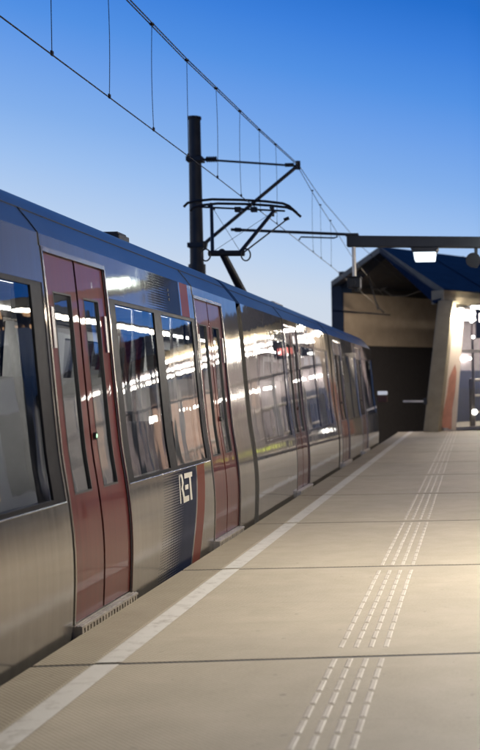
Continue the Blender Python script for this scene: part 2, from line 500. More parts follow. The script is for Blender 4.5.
for za, zb in zip(ZS, ZS[1:]):
    y, t, d = st[-1]
    mb.quad((sx(prof(za)-t,1),y,nose_z(za,d)),(sx(prof(za)-t,-1),y,nose_z(za,d)),(sx(prof(zb)-t,-1),y,nose_z(zb,d)),(sx(prof(zb)-t,1),y,nose_z(zb,d)))
cab = mb.build('cab_end', M['silver'], train, smooth=True)
rb.build('roof_end', M['blue'], cab, smooth=True, angle=60)
mb = MB(); mb.box(XC-.85, XC+.85, 30.085, 30.10, .95, 1.95); mb.build('windscreen', M['glass'], cab)
# underframe, floor, ceiling, gangways
mb = MB()
for a, b, _ in SECT: mb.box(XC-1.15, XC+1.15, a+.1, b-.1, -.78, -.05)
mb.build('underframe', M['rubber'], train)
for yc in (2.6, 12.7, 20.64, 27.5):
    for dy in (-.9, .9):
        for s in (-1, 1):
            mb = MB(); mb.tube([(XC+s*.72-.06, yc+dy, -.75),(XC+s*.72+.06, yc+dy, -.75)], .36, 20)
            mb.build('wheel', M['black_metal'], train, smooth=True)
mb = MB()
for a, b, _ in SECT: mb.box(XC-1.2, XC+1.2, a+.05, b-.05, -.045, .04)
mb.build('floor', M['interior_floor'], train)
mb = MB()
for a, b, _ in SECT: mb.box(XC-1.08, XC+1.08, a+.05, b-.05, 2.24, 2.30)
mb.build('ceiling', M['interior'], train)
mb = MB()
for a, b, _ in SECT:
    for s in (-.55, .55): mb.box(XC+s-.05, XC+s+.05, a+.4, b-.4, 2.222, 2.238)
mb.build('ceiling_light', M['train_light'], train)
for y in (12.72, 20.64):
    mb = MB()
    for side in (1,-1):
        for k in range(5):
            ya, yb = y-.14+k*.056, y-.14+(k+1)*.056
            for za, zb in zip(ZS, ZS[1:]):
                i0 = .035 if k % 2 == 0 else .06
                mb.quad(side_pt(ya,za,side,.07+.03*(k%2)),side_pt(yb,za,side,.10-.03*(k%2)),side_pt(yb,zb,side,.10-.03*(k%2)),side_pt(ya,zb,side,.07+.03*(k%2)))
    R = ROOF + [(2*XC-x, z) for x, z in reversed(ROOF[:-1])]
    for (xa, za), (xb, zb) in zip(R, R[1:]):
        mb.quad((XC+(xa-XC)*.97,y-.14,za-.05),(XC+(xa-XC)*.97,y+.14,za-.05),(XC+(xb-XC)*.97,y+.14,zb-.05),(XC+(xb-XC)*.97,y-.14,zb-.05))
    mb.build('gangway_bellows', M['gap'], train, smooth=True)
for a, b, _ in SECT:
    holes = [(y0-.03, y1+.03, DZ0-.03, DZ1+.03) for y0, y1 in DOORS if a < y0 < b] + [(p0, p1, WZ0+.02, WZ1-.02) for _b, ps in BANDS for p0, p1 in ps if a < p0 < b]
    for side in (1, -1):
        lm = MB(); grid(lm, a+.06, b-.06, [z for z in ZS if .05 < z < 2.28], side, .10, holes); lm.build('wall_lining', M['interior'], train)
# windows
def pane(y0, y1, z0, z1, side, inset): 
    mb = MB(); n = max(1, int((y1-y0)/.6))
    grid(mb, y0, y1, zr(z0, z1), side, inset, (), [y0+(y1-y0)*k/n for k in range(1, n)]); return mb
for (y0, y1), panes in BANDS:
    for side in (1, -1):
        fm = MB()
        holes = [(p0, p1, WZ0+.03, WZ1-.03) for p0, p1 in panes]
        grid(fm, y0, y1, zr(WZ0, WZ1), side, .004, holes)
        for h in holes: reveal(fm, *h, side, .03, .004)
        fr = fm.build('window_frame', M['frame_dark'] if y1 < 13 else M['frame_gloss'], train, smooth=True, angle=30)
        for p0, p1 in panes:
            pane(p0, p1, WZ0+.03, WZ1-.03, side, .012).build('window_pane', M['glass'], fr, smooth=True)
        if side > 0 and y1 < 13:
            tm = MB()
            for (yy0, yy1, z) in ((y0, y1, WZ0),):
                tm.tube([(prof(z)+.001, yy0, z), (prof(z)+.001, yy1, z)], .006, 6)
            tm.build('trim', M['chrome'], fr)
# doors
def leaf(y0, y1, side, first, lead):
    mb = MB()
    w0, w1 = (y0+.13, y1-.115) if first else (y0+.105, y1-.155)
    hole = (w0, w1, .83, 2.06)
    grid(mb, y0, y1, zr(DZ0, DZ1), side, .012, [hole])
    for z in (DZ0,):
        mb.quad(side_pt(y0,z,side,.012),side_pt(y1,z,side,.012),side_pt(y1,z,side,.06),side_pt(y0,z,side,.06))
    for y in (y0, y1):
        for za, zb in zip(zr(DZ0,DZ1), zr(DZ0,DZ1)[1:]):
            mb.quad(side_pt(y,za,side,.012),side_pt(y,zb,side,.012),side_pt(y,zb,side,.06),side_pt(y,za,side,.06))
    d = mb.build('door_leaf', M['red'], train, smooth=True, angle=30)
    sm = MB(); reveal(sm, *hole, side, .035, .010)
    e = .012
    grid(sm, w0-e, w1+e, zr(.83-e, 2.06+e), side, .0105, [hole])
    sm.build('window_seal', M['rubber'], d)
    pane(w0, w1, .83, 2.06, side, .024).build('door_window', M['glass'], d, smooth=True)
    if side > 0:
        hm = MB(); yy = y0+.055 if first else y1-.06
        grid(hm, yy-.022, yy+.022, zr(1.72, 1.97), side, -.002)
        reveal(hm, yy-.022, yy+.022, 1.72, 1.97, side, .012, -.002)
        hm.build('silver_plate', M['silver_plate'], d, smooth=True)
        if not first:
            bm_ = MB(); yb = y0+.052
            x = prof(1.16)
            bm_.tube([(x-.012, yb, 1.16),(x+.006, yb, 1.16)], .024, 16, 0)
            o = bm_.build('push_button', M['rubber'], d)
            bl = MB(); bl.tube([(x+.006, yb, 1.16),(x+.0075, yb, 1.16)], .013, 16, 0)
            bl.build('button_light', M['led_green'] if 6 < y0 < 9 else M['silver_plate'], d)
    return d
for y0, y1 in DOORS:
    ym = (y0+y1)/2
    for side in (1, -1):
        leaf(y0+.014, ym-.016, side, True, 0); leaf(ym+.016, y1-.014, side, False, 0)
        fm = MB()
        z2 = zr(DZ0-.03, DZ1+.03)
        for ya, yb in ((y0-.02, y0),(y1, y1+.02)):
            grid(fm, ya, yb, z2, side, -.006); 
            for y in (ya, yb):
                for za, zb in zip(z2, z2[1:]):
                    fm.quad(side_pt(y,za,side,-.006),side_pt(y,zb,side,-.006),side_pt(y,zb,side,.06),side_pt(y,za,side,.06))
        grid(fm, y0, y1, [DZ1, DZ1+.03], side, -.008)
        for z in (DZ1, DZ1+.03):
            fm.quad(side_pt(y0-.03,z,side,-.008),side_pt(y1+.03,z,side,-.008),side_pt(y1+.03,z,side,.05),side_pt(y0-.03,z,side,.05))
        fm.build('door_frame', M['chrome'], train, smooth=True, angle=30)
        for qa, qb, i_ in ((ym-.017, ym+.017, .024), (y0+.001, y0+.012, .006), (y1-.012, y1-.001, .006)):
            sm = MB(); grid(sm, qa, qb, zr(DZ0, DZ1), side, i_); sm.build('door_seal', M['rubber'], train)
    # step under the door on the platform side
    sm = MB()
    sm.box(-2.425, -2.352, y0-.03, y1-.03, .032, .046)
    for k in range(3): sm.box(-2.415+k*.022, -2.405+k*.022, y0-.028, y1-.032, .046, .050)
    n = 40
    for k in range(n):
        q = y0-.03+(y1-y0)*k/n
        if k % 2 == 0: sm.box(-2.372, -2.352, q, q+(y1-y0)/n, -.05, .032)
    sm.box(-2.425, -2.3725, y0-.03, y1-.03, -.05, .032)
    sm.build('door_step', M['sill'], train)
    if y0 > 6 and y0 < 20:
        pass
# lettering on the blue panel (read straight from the photograph)
def onwall(cx, cy):
    px, py = 160+cx/9.6, 455+cy/9.6
    u, v = uv(px, py); x = -2.43
    for _ in range(6):
        Y = F*x/u; z = H-v*Y/F; x = prof(z)
    return (x+.003, Y, z)
mb = MB()
for poly in ([(178,192),(185,191),(203,466),(194,469)], [(230,178),(305,158),(306,205),(232,228)], [(276,213),(292,209),(310,425),(292,432)],
             [(238,290),(270,278),(270,325),(240,335)], [(221,404),(276,384),(278,436),(226,462)],
             [(190,187),(208,184),(216,212),(194,216)], [(200,214),(216,212),(225,268),(209,284)], [(209,284),(225,268),(219,318),(202,326)],
             [(202,326),(219,318),(230,358),(210,352)], [(210,352),(230,358),(236,398),(221,404)]):
    mb.poly([onwall(*q) for q in poly])
mb.build('lettering', M['letter'], train)
# small brackets and vents on the roof
mb = MB(); X = -3.08
mb.box(X-.25, X, 10.12, 10.42, 2.74, 2.84); mb.box(X-.20, X-.05, 10.25, 10.5, 2.84, 2.875)
mb.build('roof_box', M['black_metal'], train, bevel=.01)
# vertical vent slits above the windows
mb = MB()
for y, z in ((9.74,2.21),(9.74,2.25),(9.74,2.29),(14.1,2.2),(14.1,2.24),(14.1,2.28)):
    mb.box(prof(z)-.01, prof(z)+.002, y, y+.03, z, z+.022)
mb.build('vent', M['rubber'], train)
# interior: seats, partitions, poles
def seat_at(y, side, face):
    mb = MB(); x0, x1 = (XC+.28, XC+1.12) if side > 0 else (XC-1.12, XC-.28)
    mb.box(x0, x1, y-.22, y+.22, .40, .48); 
    yb = y+.22*face
    mb.hexa([(x0,yb-.03,.48),(x1,yb-.03,.48),(x1,yb+.03,.48),(x0,yb+.03,.48),(x0+.05,yb+.08*face-.02,1.18),(x1-.05,yb+.08*face-.02,1.18),(x1-.05,yb+.08*face+.02,1.18),(x0+.05,yb+.08*face+.02,1.18)])
    mb.box((x0+x1)/2-.12, (x0+x1)/2+.12, y-.15, y+.15, .04, .40)
    o = mb.build('seat', M['seat'], train, bevel=.03)
for y, f in ((1.0,-1),(2.2,1),(4.9,-1),(6.0,1),(8.7,-1),(9.9,1),(14.0,-1),(15.0,1),(17.6,-1),(19.2,1),(23.2,-1),(24.3,1)):
    for s in (1,-1): seat_at(y, s, f)
for y0, y1 in DOORS:
    for y in (y0-.10, y1+.10):
        for s in (1,-1):
            mb = MB(); mb.tube([(XC+s*.62, y, .04),(XC+s*.62, y, 2.22)], .018, 8); mb.build('grab_pole', M['pole_y'], train, smooth=True)
            mb = MB(); xa, xb = sorted((XC+s*.66, XC+s*1.16)); mb.box(xa, xb, y-.012, y+.012, .04, 1.55); mb.build('partition', M['seat_frame'], train)
mb = MB(); mb.box(XC+.45, XC+1.02, 8.18, 8.22, 1.98, 2.2); d = mb.build('info_display', M['black_metal'], train)
mb = MB()
for k in range(3): mb.box(XC+.56+k*.03, XC+.58+k*.03, 8.173, 8.179, 2.05, 2.09)
for k in range(2): mb.box(XC+.88+k*.03, XC+.90+k*.03, 8.173, 8.179, 2.05, 2.09)
mb.build('display_dots', M['led_amber'], d)
# pantograph (part of the train)
pb = MB(); PY, PX = 19.6, -3.78
pb.box(PX-.5, PX+.5, PY-.5, PY+.5, 2.84, 2.90)
for s in (-.42, .42):
    for q in (-.4, .4): pb.tube([(PX+s, PY+q, 2.77),(PX+s, PY+q, 2.85)], .05, 10)
panto = pb.build('pantograph', M['black_metal'], train)
KN = (PX+.03, 17.4, 3.53)
ab = MB()
ab.tube([(PX, PY-.1, 2.92), KN], [.075, .055], 10)
ab.build('lower_arm', M['black_metal'], panto, smooth=True)
ab = MB()
kl, kr = atY(212.5, 252, 17.4), atY(240.5, 252, 17.4)
tl, tr_ = atY(211.5, 206, 19.2), atY(273, 212, 19.2)
ab.tube([(kl[0]-.06,kl[1],kl[2]-.02),(kr[0]+.06,kr[1],kr[2]-.02)], .045, 10)
ab.tube([kl, tl], .028, 8); ab.tube([kr, tr_], .030, 8)
ab.tube([kl, tr_], .004, 5); ab.tube([kr, tl], .004, 5)
ab.build('upper_arm', M['black_metal'], panto, smooth=True)
for c in (kl, kr):
    ab = MB(); s = -1 if c is kl else 1
    ab.tube([(c[0]+s*.02+s*.10*(1-math.cos(t))*.7-.0, c[1]-.05, c[2]-.02-.09*math.sin(t)-.03) for t in [k*2*PI/14 for k in range(15)]], .012, 6)
    ab.build('cable_loop', M['black_metal'], panto, smooth=True)
ab = MB(); ab.tube([(kr[0]+.06, kr[1], kr[2]+.0), atY(287.5, 219, 19.2)], .012, 6); ab.tube([atY(284,220,19.2), atY(289,218,19.2)], .03, 6); ab.build('control_rod', M['black_metal'], panto, smooth=True)
hb = MB()
HY = 19.35
for dy in (-.22, .22):
    pts = [(187,209),(191,205),(200,203),(215,201.5),(243,202),(268,203.5),(285,205.5),(291,208),(299,215)]
    q = []
    for px, py in pts:
        x, y, z = atY(px, py, HY); q.append((x, HY+dy, z))
    hb.tube(q, .022, 8)
hb.tube([atY(200,207,HY), atY(285,211,HY)], .016, 8)
for px, py in ((211,204),(273,207)):
    a = atY(px, py, HY); hb.tube([(a[0],HY-.24,a[2]-.05),(a[0],HY+.24,a[2]-.05)], .02, 8); hb.tube([(a[0],HY,a[2]-.16),(a[0],HY,a[2]+.02)], .02, 8)
for px in (238, 254):
    a = atY(px, 209, HY); hb.box(a[0]-.05, a[0]+.05, HY-.05, HY+.05, a[2]-.05, a[2]+.03)
hb.build('collector_head', M['black_metal'], panto, smooth=True)

# ------------------------------------------------------------------ overhead line
def cx(Y):
    T = [(-10,-4.05),(9.2,-3.72),(16.4,-3.576),(23.6,-3.50),(28.8,-3.45),(48,-3.5)]
    for (a, xa), (b, xb) in zip(T, T[1:]):
        if Y <= b: return xa+(xb-xa)*(Y-a)/(b-a)
    return T[-1][1]
CZ = 4.465
def mz(Y):
    T = [(-10,6.6),(2,5.95),(9,5.72),(12,5.69),(14.8,5.705),(16.4,5.745),(18,5.80),(19.4,5.845),(21.1,5.925),(23.6,6.035),(25.6,5.84),(26.8,5.72),(28.6,5.60),(34,5.3),(48,5.1)]
    for (a, xa), (b, xb) in zip(T, T[1:]):
        if Y <= b: return xa+(xb-xa)*(Y-a)/(b-a)
    return T[-1][1]
ys = [-10+k*.8 for k in range(73)]
mb = MB(); mb.tube([(cx(y), y, CZ) for y in ys], .0068, 6)
tag(mb.build('contact_wire', M['wire'], None, smooth=True), 'single thin black contact wire running level above the train', 'wire')
mb = MB(); mb.tube([(cx(y)-.018, y, mz(y)) for y in ys], .008, 6)
tag(mb.build('catenary_wire', M['wire'], None, smooth=True), 'upper twin overhead wire nearer the mast, sagging above the train', 'wire', 'carrier wires')
mb = MB(); mb.tube([(cx(y)+.018+max(0, (y-23.6))*.028*(1 if y > 23.6 else 0), y, mz(y)+max(0,(y-25.5))*.03) for y in ys], .008, 6)
tag(mb.build('catenary_wire', M['wire'], None, smooth=True), 'upper twin overhead wire that spreads away from its twin beyond the mast', 'wire', 'carrier wires')
DY = [8.75,10.27,11.8,13.33,14.84,16.4,18.0,19.55,21.1,25.6,26.85,28.6]
names = ['sixth before the mast, the nearest one','fifth before the mast','fourth before the mast','third before the mast','just before the mast top','first beyond the mast top',
         'second beyond the mast top','over the pantograph','last before the sloping mast arm','first beyond the tip of the mast arm','second beyond the tip of the mast arm','third beyond the tip of the mast arm']
for i, y in enumerate(DY):
    r = thing('dropper', (cx(y), y, CZ), 'thin overhead wire hanger, '+names[i], 'hanger wire', 'hanger wires of the overhead line')
    mb = MB(); bow = .012*((i % 3)-1)
    n = 6
    mb.tube([(cx(y)+bow*math.sin(PI*k/n), y, CZ+(mz(y)-CZ)*k/n) for k in range(n+1)], .0042, 5); mb.build('hanger', M['wire'], r, smooth=True)
    mb = MB(); mb.box(cx(y)-.026, cx(y)+.026, y-.03, y+.03, mz(y)-.012, mz(y)+.012); mb.build('top_clamp', M['wire'], r, bevel=.006)
    mb = MB(); mb.box(cx(y)-.009, cx(y)+.011, y-.022, y+.022, CZ-.009, CZ+.035); mb.build('bottom_clip', M['wire'], r, bevel=.004)
# mast with cantilever
MY = 23.6; MX = -5.6
mast = thing('catenary_mast', (MX, MY, -1.45), 'dark overhead line mast with sloping arm rising behind the train', 'mast')
mb = MB(); mb.tube([(MX,MY,-1.45),(MX,MY,3.9),(MX,MY,7.0)], [.150,.140,.122], 20); mb.build('pole', M['mast'], mast, smooth=True)
mb = MB(); mb.tube([(MX,MY,7.0),(MX,MY,7.05)], .14, 20); mb.build('cap', M['mast'], mast, smooth=True)
mb = MB(); mb.tube([(MX,MY,3.72),(MX,MY,4.02)], .175, 20); mb.build('collar', M['mast'], mast, smooth=True)
tip = atY(298,165.5,MY)
a0 = atY(202,159.5,MY)
mb = MB(); mb.tube([a0, (tip[0],tip[1],tip[2]-.01)], .022, 8); mb.tube([(a0[0]+.08,MY,a0[2]),(a0[0]+.3,MY,a0[2])], .045, 8)
for kk in range(5):
    xx = a0[0]+.10+kk*.045; mb.tube([(xx,MY,a0[2]),(xx+.018,MY,a0[2])], .062, 10)
q = atY(288,165,MY); mb.tube([(q[0]-.06,MY,q[2]),(q[0]+.12,MY,q[2])], .04, 8)
mb.build('top_tie', M['mast'], mast, smooth=True)
b0 = atY(204,245.5,MY)
mb = MB(); mb.tube([(MX+.1,MY,b0[2]-.01), tip], .036, 10); mb.tube([(b0[0],MY,b0[2]-.06),(b0[0]+.03,MY,b0[2]+.08)], .06, 8)
mb.tube([(tip[0],MY,tip[2]-.08),(tip[0],MY,tip[2]+.09)], .05, 8)
mb.build('sloping_arm', M['mast'], mast, smooth=True)
mb = MB(); c0, c1 = atY(231,229.6,MY), atY(349,234.5,MY); mb.tube([c0, c1], .030, 8); mb.tube([atY(235,229.7,MY), atY(241,230,MY)], .045, 8)
mb.build('registration_arm', M['mast'], mast, smooth=True)
mb = MB(); mb.tube([atY(337,233,MY), atY(337,237,MY), atY(334,238,MY), atY(301,237,MY), (cx(MY),MY,CZ+.02)], .016, 8); mb.build('steady_arm', M['mast'], mast, smooth=True)
mb = MB()
for z in (a0[2], b0[2]): mb.box(MX-.16, MX+.17, MY-.15, MY+.15, z-.05, z+.05)
mb.build('clamp', M['mast'], mast, bevel=.01)

# ------------------------------------------------------------------ platform lighting gantry and fittings
BY = 20.0
gan = thing('lighting_gantry', (2.75, BY, 0), 'dark horizontal steel beam crossing above the platform before the station building', 'gantry')
mb = MB(); xl = -2.13
mb.hexa([(xl,BY-.08,3.89),(2.75,BY-.08,3.76),(2.75,BY+.08,3.76),(xl,BY+.08,3.89),(xl,BY-.08,4.08),(2.75,BY-.08,3.95),(2.75,BY+.08,3.95),(xl,BY+.08,4.08)])
mb.build('beam', M['mast'], gan, bevel=.01)
mb = MB(); mb.box(xl-.03, xl+.2, BY-.10, BY+.10, 4.08, 4.115); mb.build('end_plate', M['mast'], gan)
mb = MB(); mb.tube([(2.75,BY,0),(2.75,BY,3.95)], .09, 14); mb.build('post', M['mast'], gan, smooth=True)
lamp = thing('hanging_lamp', (-.78, BY, 3.62), 'lit white box lamp with dark lid hanging under the beam', 'lamp')
mb = MB(); mb.hexa([(-.98,BY-.2,3.76),(-.58,BY-.2,3.76),(-.58,BY+.2,3.76),(-.98,BY+.2,3.76),(-1.02,BY-.2,3.83),(-.54,BY-.2,3.83),(-.54,BY+.2,3.83),(-1.02,BY+.2,3.83)]); mb.build('lid', M['mast'], lamp)
mb = MB(); mb.hexa([(-.955,BY-.18,3.62),(-.605,BY-.18,3.62),(-.605,BY+.18,3.62),(-.955,BY+.18,3.62),(-.975,BY-.19,3.758),(-.585,BY-.19,3.758),(-.585,BY+.19,3.758),(-.975,BY+.19,3.758)]); mb.build('diffuser', M['lamp_white'], lamp, bevel=.012)
gan2 = thing('lighting_gantry', (2.75, 8.8, 0), 'short dark lamp beam on a post over the bright platform spot at right', 'gantry')
mb = MB(); mb.box(.55, 2.75, 8.72, 8.88, 3.88, 4.04); mb.build('beam', M['mast'], gan2, bevel=.01)
mb = MB(); mb.tube([(2.75,8.8,0),(2.75,8.8,4.0)], .09, 14); mb.build('post', M['mast'], gan2, smooth=True)
lp2 = thing('hanging_lamp', (1.05, 8.8, 3.7), 'lit box lamp over the bright spot at the right edge of the platform', 'lamp')
mb = MB(); mb.box(.75, 1.35, 8.6, 9.0, 3.83, 3.879); mb.build('lid', M['mast'], lp2)
mb = MB(); mb.box(.78, 1.32, 8.62, 8.98, 3.70, 3.828); mb.build('diffuser', emit('near_lamp_diffuser', (1.0, .96, .86), 480), lp2, bevel=.012)
lp3 = thing('hanging_lamp', (.6, 19.5, 3.85), 'lit box lamp on a side bracket of the long steel beam, beyond the loudspeaker', 'lamp')
mb = MB(); mb.box(.38, .86, 19.35, 19.65, 4.03, 4.08); mb.box(.58, .66, 19.6, 19.925, 4.0, 4.029); mb.build('lid', M['mast'], lp3)
mb = MB(); mb.box(.40, .84, 19.37, 19.63, 3.90, 4.028); mb.build('diffuser', emit('side_lamp_diffuser', (.85, 1.0, .95), 16), lp3, bevel=.012)
cam_ = thing('security_camera', (-2.02, BY, 3.3), 'small dark security camera on a rod below the beam end', 'security camera')
c = atY(354.5, 283, BY)
mb = MB(); mb.tube([(c[0]-.005,BY,3.9),(c[0],BY,c[2]+.08)], .035, 10); mb.build('rod', M['mullion'], cam_, smooth=True)
mb = MB(); mb.box(c[0]-.11, c[0]+.11, BY-.16, BY+.12, c[2]-.09, c[2]+.08); mb.box(c[0]-.13, c[0]+.13, BY-.2, BY+.14, c[2]+.08, c[2]+.10); mb.build('housing', M['black_metal'], cam_, bevel=.02)
mb = MB(); mb.tube([(c[0]-.02,BY-.161,c[2]-.01),(c[0]-.02,BY-.19,c[2]-.01)], .06, 14); mb.build('lens', M['rubber'], cam_, smooth=True)
mb = MB(); mb.tube([(c[0]+.05,BY-.02,c[2]-.07),(c[0]+.05,BY-.02,c[2]-.15)], .05, 10); mb.build('sensor', M['rubber'], cam_, smooth=True)
sp = thing('loudspeaker', (.08, BY, 3.4), 'dark horn loudspeaker on a bracket under the steel beam', 'loudspeaker')
s0 = atY(476, 262, BY)
mb = MB(); mb.box(s0[0]-.03, s0[0]+.03, BY-.03, BY+.03, s0[2]-.1, 3.86); mb.build('bracket', M['mast'], sp)
mb = MB(); mb.tube([(s0[0]-.02,BY-.04,s0[2]+.02),(s0[0]-.04,BY-.16,s0[2]+.02),(s0[0]-.05,BY-.30,s0[2]+.0)], [.05,.07,.13], 16); mb.tube([(s0[0]-.02,BY+.1,s0[2]+.02),(s0[0]-.02,BY-.05,s0[2]+.02)], .06, 14)
mb.build('horn', M['mast'], sp, smooth=True)
# a row of linear platform lamps at the right of the platform (seen mirrored in the train)
LY = [(7.0,11.5),(12.0,16.5),(17.0,21.5),(22.0,26.5),(27.0,31.5)]
for i, (a, b) in enumerate(LY):
    r = thing('linear_lamp', (3.0, (a+b)/2, 0), 'long lit tube lamp on two posts at the right of the platform, mirrored in the train, number %d along' % (i+1), 'lamp', 'tube lamps along the platform')
    r['label'] = ('long tube lamp on two posts right of the platform, ' + ['nearest','second nearest','middle','second farthest','farthest'][i] + ' of its row')
    mb = MB(); mb.box(2.9, 3.1, a, b, 3.93, 4.0); mb.build('housing', M['mast'], r)
    mb = MB(); mb.box(2.93, 3.07, a+.03, b-.03, 3.86, 3.93); mb.build('tube', M['tube'], r)
    for y in (a+.5, b-.5):
        mb = MB(); mb.tube([(3.13,y,0),(3.13,y,3.98)], .05, 10); mb.build('post', M['mast'], r, smooth=True)

# ------------------------------------------------------------------ station building
D = Vector((.62,.785,0)).normalized()
hall = thing('station_hall', (-1.3, 36.4, 0), 'dark blue zinc roofed station hall with gabled portal at the platform end', 'building')
def V(x, y, z): return Vector((x, y, z))
apex = V(*atY(379.5,247,41.6)); eL = V(*atY(331,282,48)); eR = V(*atY(437,303,36.05)); eave = V(*atY(443.5,289,36.0))
L0 = V(eL.x-.02, 48, -1.45)
# portal rim: outer and inner outline, 0.5 deep along the hall
inn = [V(*atY(341.5,432,48)), V(*atY(341.5,287,48)), V(*atY(379.5,252.5,41.6)), V(*atY(434,303.5,36.05))]
inn[0].z = -1.45
out = [V(eL.x, 48, -1.45), eL, apex, V(*atY(443,297,36.05))]
dep = D*.6
mb = MB()
for k in range(3):
    o0, o1, i0, i1 = out[k], out[k+1], inn[k], inn[k+1]
    mb.hexa([tuple(o0),tuple(o1),tuple(i1),tuple(i0)]+[tuple(p+dep) for p in (o0,o1,i1,i0)])
mb.build('portal_rim', M['zinc_rim'], hall)
LEN = 30
mb = MB()
up = V(0,0,.12)
rid0 = apex+up*.2; rid1 = rid0+D*LEN; ev0 = eave.copy(); ev1 = ev0+D*LEN; lf0 = eL+up*.2; lf1 = lf0+D*LEN
for a, b, c_, d_ in ((ev0, ev1, rid1, rid0), (rid0, rid1, lf1, lf0)):
    mb.hexa([tuple(p-V(0,0,.22)) for p in (a,b,c_,d_)]+[tuple(p) for p in (a,b,c_,d_)])
roofm = mb.build('roof', M['zinc'], hall)
mb = MB()
for k in range(1, 13):
    a = ev0+D*(k*2.4); b = rid0+D*(k*2.4)
    mb.bar(tuple(a+V(0,0,.004)), tuple(b+V(0,0,.004)), .025, .03)
mb.build('standing_seam', M['zinc'], roofm)
# left inner wall: upper sand-coloured panel, shade below it put in as a darker wall colour
mb = MB()
w0 = inn[1]+dep*.2; zl = 3.2
nrm = V(-.785,.62,0)
def wallbox(z0, z1a, z1b, mat, name, off=0.0, length=12):
    a = V(w0.x, w0.y, 0)+nrm*off; b = a+D*length
    q = MB(); t = nrm*.25
    q.hexa([(a.x,a.y,z0),(b.x,b.y,z0),(b.x+t.x,b.y+t.y,z0),(a.x+t.x,a.y+t.y,z0),(a.x,a.y,z1a),(b.x,b.y,z1a),(b.x+t.x,b.y+t.y,z1a),(a.x+t.x,a.y+t.y,z1a)])
    return q.build(name, mat, hall)
wallbox(zl, 5.4, 5.4, M['tan'], 'upper_wall', 0, 20)
wallbox(5.403, 6.3, 6.3, M['dark_wall'], 'wall_fascia', .02, 20)
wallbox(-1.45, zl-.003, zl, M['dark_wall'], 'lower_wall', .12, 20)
# sand lintel / eave beam under the roof edge and the leaning column
mb = MB()
a = eave+V(0,0,-.03); b = a+D*LEN; t = -nrm*-.5
h = .42
mb.hexa([tuple(p) for p in (a-V(0,0,h), b-V(0,0,h), b-V(0,0,h)+nrm*.5, a-V(0,0,h)+nrm*.5, a, b, b+nrm*.5, a+nrm*.5)])
mb.build('eave_beam', M['column'], hall)
cb = [atY(423,432.5,36), atY(438,432.5,36.0)]; ct = [atY(438,304,36), atY(453,304,36)]
mb = MB(); dd = V(.2,.9,0)
mb.hexa([(cb[0][0],36,0),(cb[1][0],36,0),(cb[1][0]+dd.x,36.9,0),(cb[0][0]+dd.x,36.9,0),(ct[0][0],36,ct[0][2]+.12),(ct[1][0],36,ct[1][2]+.12),(ct[1][0]+dd.x,36.9,ct[1][2]+.12),(ct[0][0]+dd.x,36.9,ct[0][2]+.12)])
mb.build('leaning_column', M['column'], hall, bevel=.02)
# dark partition behind the column closing the track side
mb = MB(); mb.hexa([(-1.5,36.95,-1.4),(-1.42,36.95,-1.4),(-1.0,47,-1.4),(-1.08,47,-1.4),(-.72,36.95,4.1),(-.64,36.95,4.1),(-.70,47,4.4),(-.78,47,4.4)]); mb.build('partition', M['dark_wall'], hall)
# glazed room
G0 = V(-.95,36.25,0); G1 = G0+D*28; P2 = G1+nrm*6; P3 = V(-.9,44.5,0)
mb = MB(); mb.poly([(p.x,p.y,.01) for p in (G0,G1,P2,P3)]); mb.build('hall_floor', M['hall_floor'], hall)
mb = MB(); mb.poly([(p.x,p.y,4.02) for p in (G0,P3,P2,G1)]); mb.build('hall_ceiling', M['hall_wall'], hall)
mb = MB(); mb.hexa([(P3.x,P3.y,0),(P2.x,P2.y,0),(P2.x-.1,P2.y+.1,0),(P3.x-.1,P3.y+.1,0),(P3.x,P3.y,4),(P2.x,P2.y,4),(P2.x-.1,P2.y+.1,4),(P3.x-.1,P3.y+.1,4)]); mb.build('back_wall', M['hall_wall'], hall)
mb = MB(); mb.hexa([(p.x,p.y,z) for z in (0,4) for p in (G1, G1+nrm*6, G1+nrm*6+D*.1, G1+D*.1)]); mb.build('end_wall', M['hall_wall'], hall)
mb = MB(); n_ = 14
for k in range(n_+1):
    p = G0+D*(.55+k*1.95)
    mb.bar((p.x,p.y,0),(p.x,p.y,4.02), .09, .12)
for z in (.06, 2.55, 3.98): mb.bar((G0.x,G0.y,z),(G1.x,G1.y,z), .08, .10)
gw = mb.build('glazed_wall', M['mullion'], hall)
for k in range(n_):
    mb = MB(); a = G0+D*(.60+k*1.95)-nrm*.0; b = G0+D*(.60+k*1.95+1.85)
    mb.quad((a.x,a.y,.12),(b.x,b.y,.12),(b.x,b.y,3.92),(a.x,a.y,3.92)); mb.build('glass_pane', M['clear_glass'], gw)
# strip lights under the hall ceiling and on the back wall
for k in range(7):
    mb = MB(); a = G0+D*(2.0+k*3.7)+nrm*1.6; b = a+D*3.2
    mb.bar((a.x,a.y,3.93),(b.x,b.y,3.93), .16, .08); mb.build('strip_light', M['hall_light'], hall)
for k in range(6):
    mb = MB(); a = G0+D*(5.0+k*3.9)+nrm*3.6; b = a+D*3.0
    mb.bar((a.x,a.y,3.93),(b.x,b.y,3.93), .16, .08); mb.build('strip_light', M['hall_light'], hall)
mb = MB(); a = G0+D*3.4-nrm*.35; b = a+D*9
mb.bar((a.x,a.y,4.0),(b.x,b.y,4.0), .16, .06); mb.build('added_spill_light', M['hall_light'], hall)  # strip added out of view to spill light on the platform end
mb = MB()
for k in range(20):
    a = P3+D*(.5+k*1.3)-nrm*.06; b = a+D*.8
    if k % 3 != 1: mb.bar((a.x,a.y,2.5),(b.x,b.y,2.5), .05, .08)
mb.build('wall_light', M['hall_light'], hall)
mb = MB()
a = P3-nrm*.04; b = a+D*6.5
mb.bar((a.x,a.y,1.02),(b.x,b.y,1.02), .06, 2.0)
mb.build('wall_panel', M['navy'], hall)
mb = MB(); a = P3+D*13.0-nrm*.04; b = a+D*7.5
